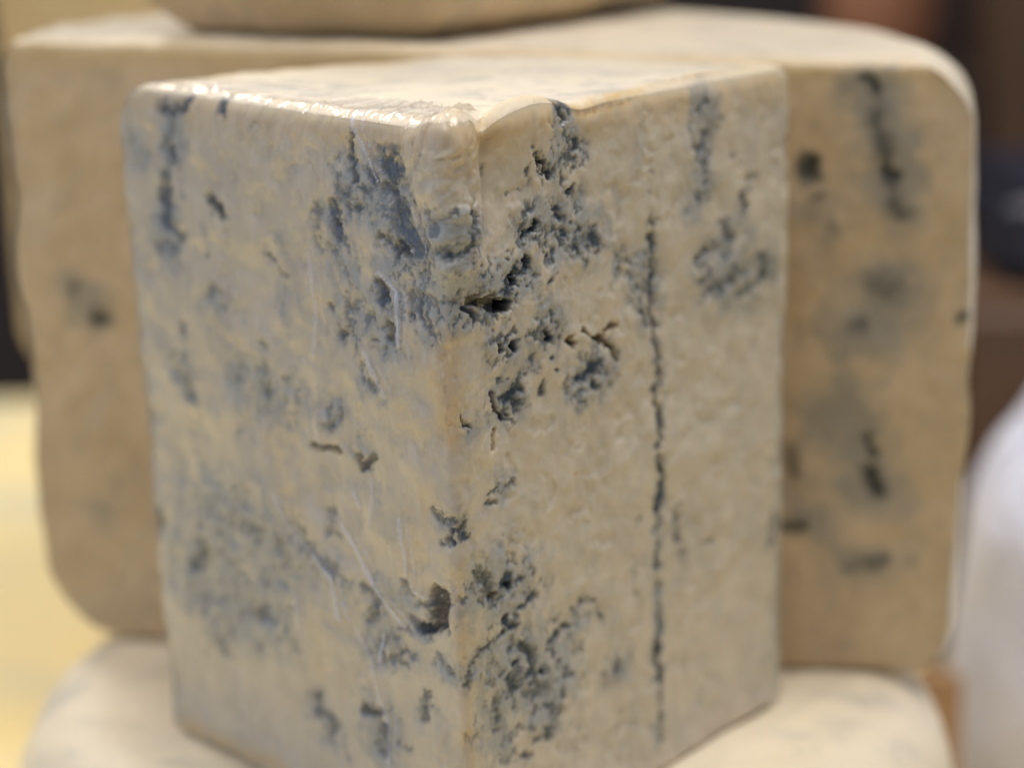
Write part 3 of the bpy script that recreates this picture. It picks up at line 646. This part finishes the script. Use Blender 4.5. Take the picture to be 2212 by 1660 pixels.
def simple_rind(name, a, b_, scale=20, rough=.6):
    m, nt, b = mat(name)
    r = ramp(nt, noise(nt, scale, 5, .6), [(.35, (*a, 1)), (.68, (*b_, 1))])
    nt.links.new(r.outputs[0], b.inputs['Base Color']); b.inputs['Roughness'].default_value = rough
    bp = N(nt, 'ShaderNodeBump', Strength=.4, Distance=.002); nt.links.new(noise(nt, 120, 4), bp.inputs['Height']); nt.links.new(bp.outputs[0], b.inputs['Normal'])
    return m
M_back_y = simple_rind('golden_rind', (.66, .50, .26), (.58, .40, .20))
o = put('cheese_round', lathe('back_wheel', -10.5, 98, 18.0, 12.8, 22.0, 2, 1.5, 120, .3, 1), M_back_y)
tag(o, 'blurred golden cheese wheel stacked at the back left, under the top edge', 'cheese')
o = put('cheese_round', lathe('back_wheel_low', -6.0, 99, 0.0, 10.0, 18.0, 2, 1.5, 120, .3, 2), M_back_y)
tag(o, 'golden cheese wheel at the foot of the stack behind, hidden by the half wheel', 'cheese')

# ------------------------------------------------------------------ counter, floor, wall
def box_mesh(name, x0, x1, y0, y1, z0, z1, bev=.3):
    import bmesh
    bm = bmesh.new(); bmesh.ops.create_cube(bm, size=1)
    for v in bm.verts:
        v.co = Vector(((x0+x1)/2+v.co.x*(x1-x0), (y0+y1)/2+v.co.y*(y1-y0), (z0+z1)/2+v.co.z*(z1-z0)))*CM
    if bev: bmesh.ops.bevel(bm, geom=bm.edges[:], offset=bev*CM, segments=3, affect='EDGES')
    me = bpy.data.meshes.new(name); bm.to_mesh(me); bm.free()
    for p in me.polygons: p.use_smooth = False
    return me
m_ct, nt, b = mat('yellow_counter_paper')
rr = ramp(nt, noise(nt, 9, 3, .5), [(.40, (.86, .70, .34, 1)), (.58, (.82, .68, .38, 1)), (.70, (.56, .58, .42, 1))])
nt.links.new(rr.outputs[0], b.inputs['Base Color']); b.inputs['Roughness'].default_value = .6
o = put('counter', box_mesh('counter', -110, 90, -5, 152, -4, 0), m_ct); tag(o, kind='structure')
m_fl = simple_rind('dark_floor', (.03, .025, .025), (.05, .04, .035), 3)
o = put('floor', box_mesh('floor', -400, 400, -200, 400, -92, -90, 0), m_fl); tag(o, kind='structure')
m_wl = simple_rind('dark_wall', (.035, .026, .024), (.05, .035, .03), 3)
o = put('wall', box_mesh('wall', -400, 400, 330, 340, -90, 200, 0), m_wl); tag(o, kind='structure')

M_brown = simple_rind('brown_wood', (.12, .065, .035), (.085, .045, .025), 12)
M_terra = simple_rind('terracotta', (.34, .15, .075), (.27, .11, .055), 12)
M_navy = simple_rind('navy_plastic', (.012, .014, .03), (.008, .009, .018), 12, .4)
def floorpx(x, y, dist):
    """point on the sight line of a photograph spot (2212 px frame) at a given distance along y, cm"""
    d = CF+CR*(x-1106)/F_PX-CU*(y-830)/F_PX
    return CC+d*(dist/d[1])
p0 = floorpx(2125, 0, 230)
o = put('wooden_post', box_mesh('post', p0[0], p0[0]+16, 226, 240, -90, 120, .8), M_brown); tag(o, 'brown wooden post out of focus in the upper right corner', 'post')
p0 = floorpx(2215, 500, 100)
o = put('crate', box_mesh('crate', p0[0]-1.8, p0[0]+26, 98, 112, p0[2]-2.4, p0[2]+2.3, 1.0), M_navy); tag(o, 'near black navy crate, only a blurred edge showing at the right side', 'crate')
p1 = floorpx(2100, 760, 97)
o = put('wooden_box', box_mesh('brown_box', p1[0]-1.5, p1[0]+30, 95, 113, 0.0, p0[2]-2.4, 1), M_brown); tag(o, 'brown box under the navy crate at the right edge', 'box')
# rounded brown jar
q0 = floorpx(1900, 20, 235)
jr = [(0, -6), (5.2, -6), (6.2, -4), (6.4, 1), (6.0, 6), (4.2, 8.5), (4.4, 9.6), (0, 9.6)]
a = np.linspace(0, 2*math.pi, 48, endpoint=False)
Q = np.array([[(q0[0]+r*math.cos(t), 235+r*math.sin(t), q0[2]+zz) for t in a] for r, zz in jr])
o = put('clay_jar', grid_mesh('jar', Q, True), M_terra); tag(o, 'blurred terracotta brown jar behind the half wheel, upper right', 'jar')
o = put('stand', box_mesh('stand', q0[0]-9, q0[0]+9, 226, 244, -90, q0[2]-6, .5), m_wl); tag(o, 'dark stand beneath the terracotta brown jar', 'stand')

# ------------------------------------------------------------------ white paper parcel, right
m_pp, nt, b = mat('white_paper')
rr = ramp(nt, noise(nt, 14, 4, .5), [(.4, (.78, .82, .98, 1)), (.7, (.66, .70, .90, 1))])
nt.links.new(rr.outputs[0], b.inputs['Base Color']); b.inputs['Roughness'].default_value = .5
bp = N(nt, 'ShaderNodeBump', Strength=.8, Distance=.01); nt.links.new(noise(nt, 25, 4, .6, 1.0), bp.inputs['Height']); nt.links.new(bp.outputs[0], b.inputs['Normal'])
bx = 29.0
ed = [floorpx(x, y, 80) for x, y in ((2040, 1660), (2062, 1420), (2085, 1300), (2105, 1120), (2150, 1010), (2212, 929), (2280, 800), (2360, 640), (2420, 480))]
prof = [(0, 0), (bx-ed[0][0]-.3, 0)]+[(bx-e[0], e[2]) for e in ed]+[(0, ed[-1][2]+2.0)]
prof = np.array([(np.interp(t, range(len(prof)), [p[0] for p in prof]), np.interp(t, range(len(prof)), [p[1] for p in prof])) for t in np.linspace(0, len(prof)-1, 90)])
for _ in range(4): prof[1:-1] = (prof[:-2]+prof[1:-1]*2+prof[2:])/4
bl = np.array([bx, 80.0]); a = np.linspace(0, 2*math.pi, 120, endpoint=False)
rad_ = prof[:, :1]*(1+.02*np.sin(5*a+prof[:, 1:]*.15)+.015*np.sin(11*a-prof[:, 1:]*.25))
Q = np.stack([bl[0]+rad_*np.cos(a), bl[1]+rad_*np.sin(a), prof[:, 1:]+0*rad_], -1)
sack = empty('paper_sack', (bl[0]*CM, bl[1]*CM, 0)); tag(sack, 'pale lavender white paper sack out of focus at the lower right', 'sack')
put('paper', grid_mesh('sack', Q, True), m_pp, sack)
m_or = simple_rind('orange_label', (.85, .36, .12), (.75, .28, .10), 20)
k = np.radians(np.linspace(200, 250, 24)); zz = np.linspace(1.5, 4.6, 8)
rr_ = np.interp(zz, prof[12:, 1], prof[12:, 0])[:, None]*1.03+.3
Q = np.stack([bl[0]+rr_*np.cos(k), bl[1]+rr_*np.sin(k), zz[:, None]+0*k[None]], -1)
put('label_sticker', grid_mesh('sticker', Q, False), m_or, sack)

# small orange rind piece between the wheel and the sack
m_os = simple_rind('orange_rind', (.50, .32, .18), (.36, .20, .09), 60)
ps = floorpx(2035, 1462, 74)
D5 = sector((ps[0]-.3, 74.0), math.radians(110), math.radians(30), 1.5, ps[2], 0.0, 20, 24, 16, .5, .3, .8, .5, .8, top_rows=12)
o = put('cheese_piece', grid_mesh('piece', D5['P'], True), m_os)
tag(o, 'small orange brown rind piece peeking out behind the right shoulder of the bottom wheel', 'cheese')
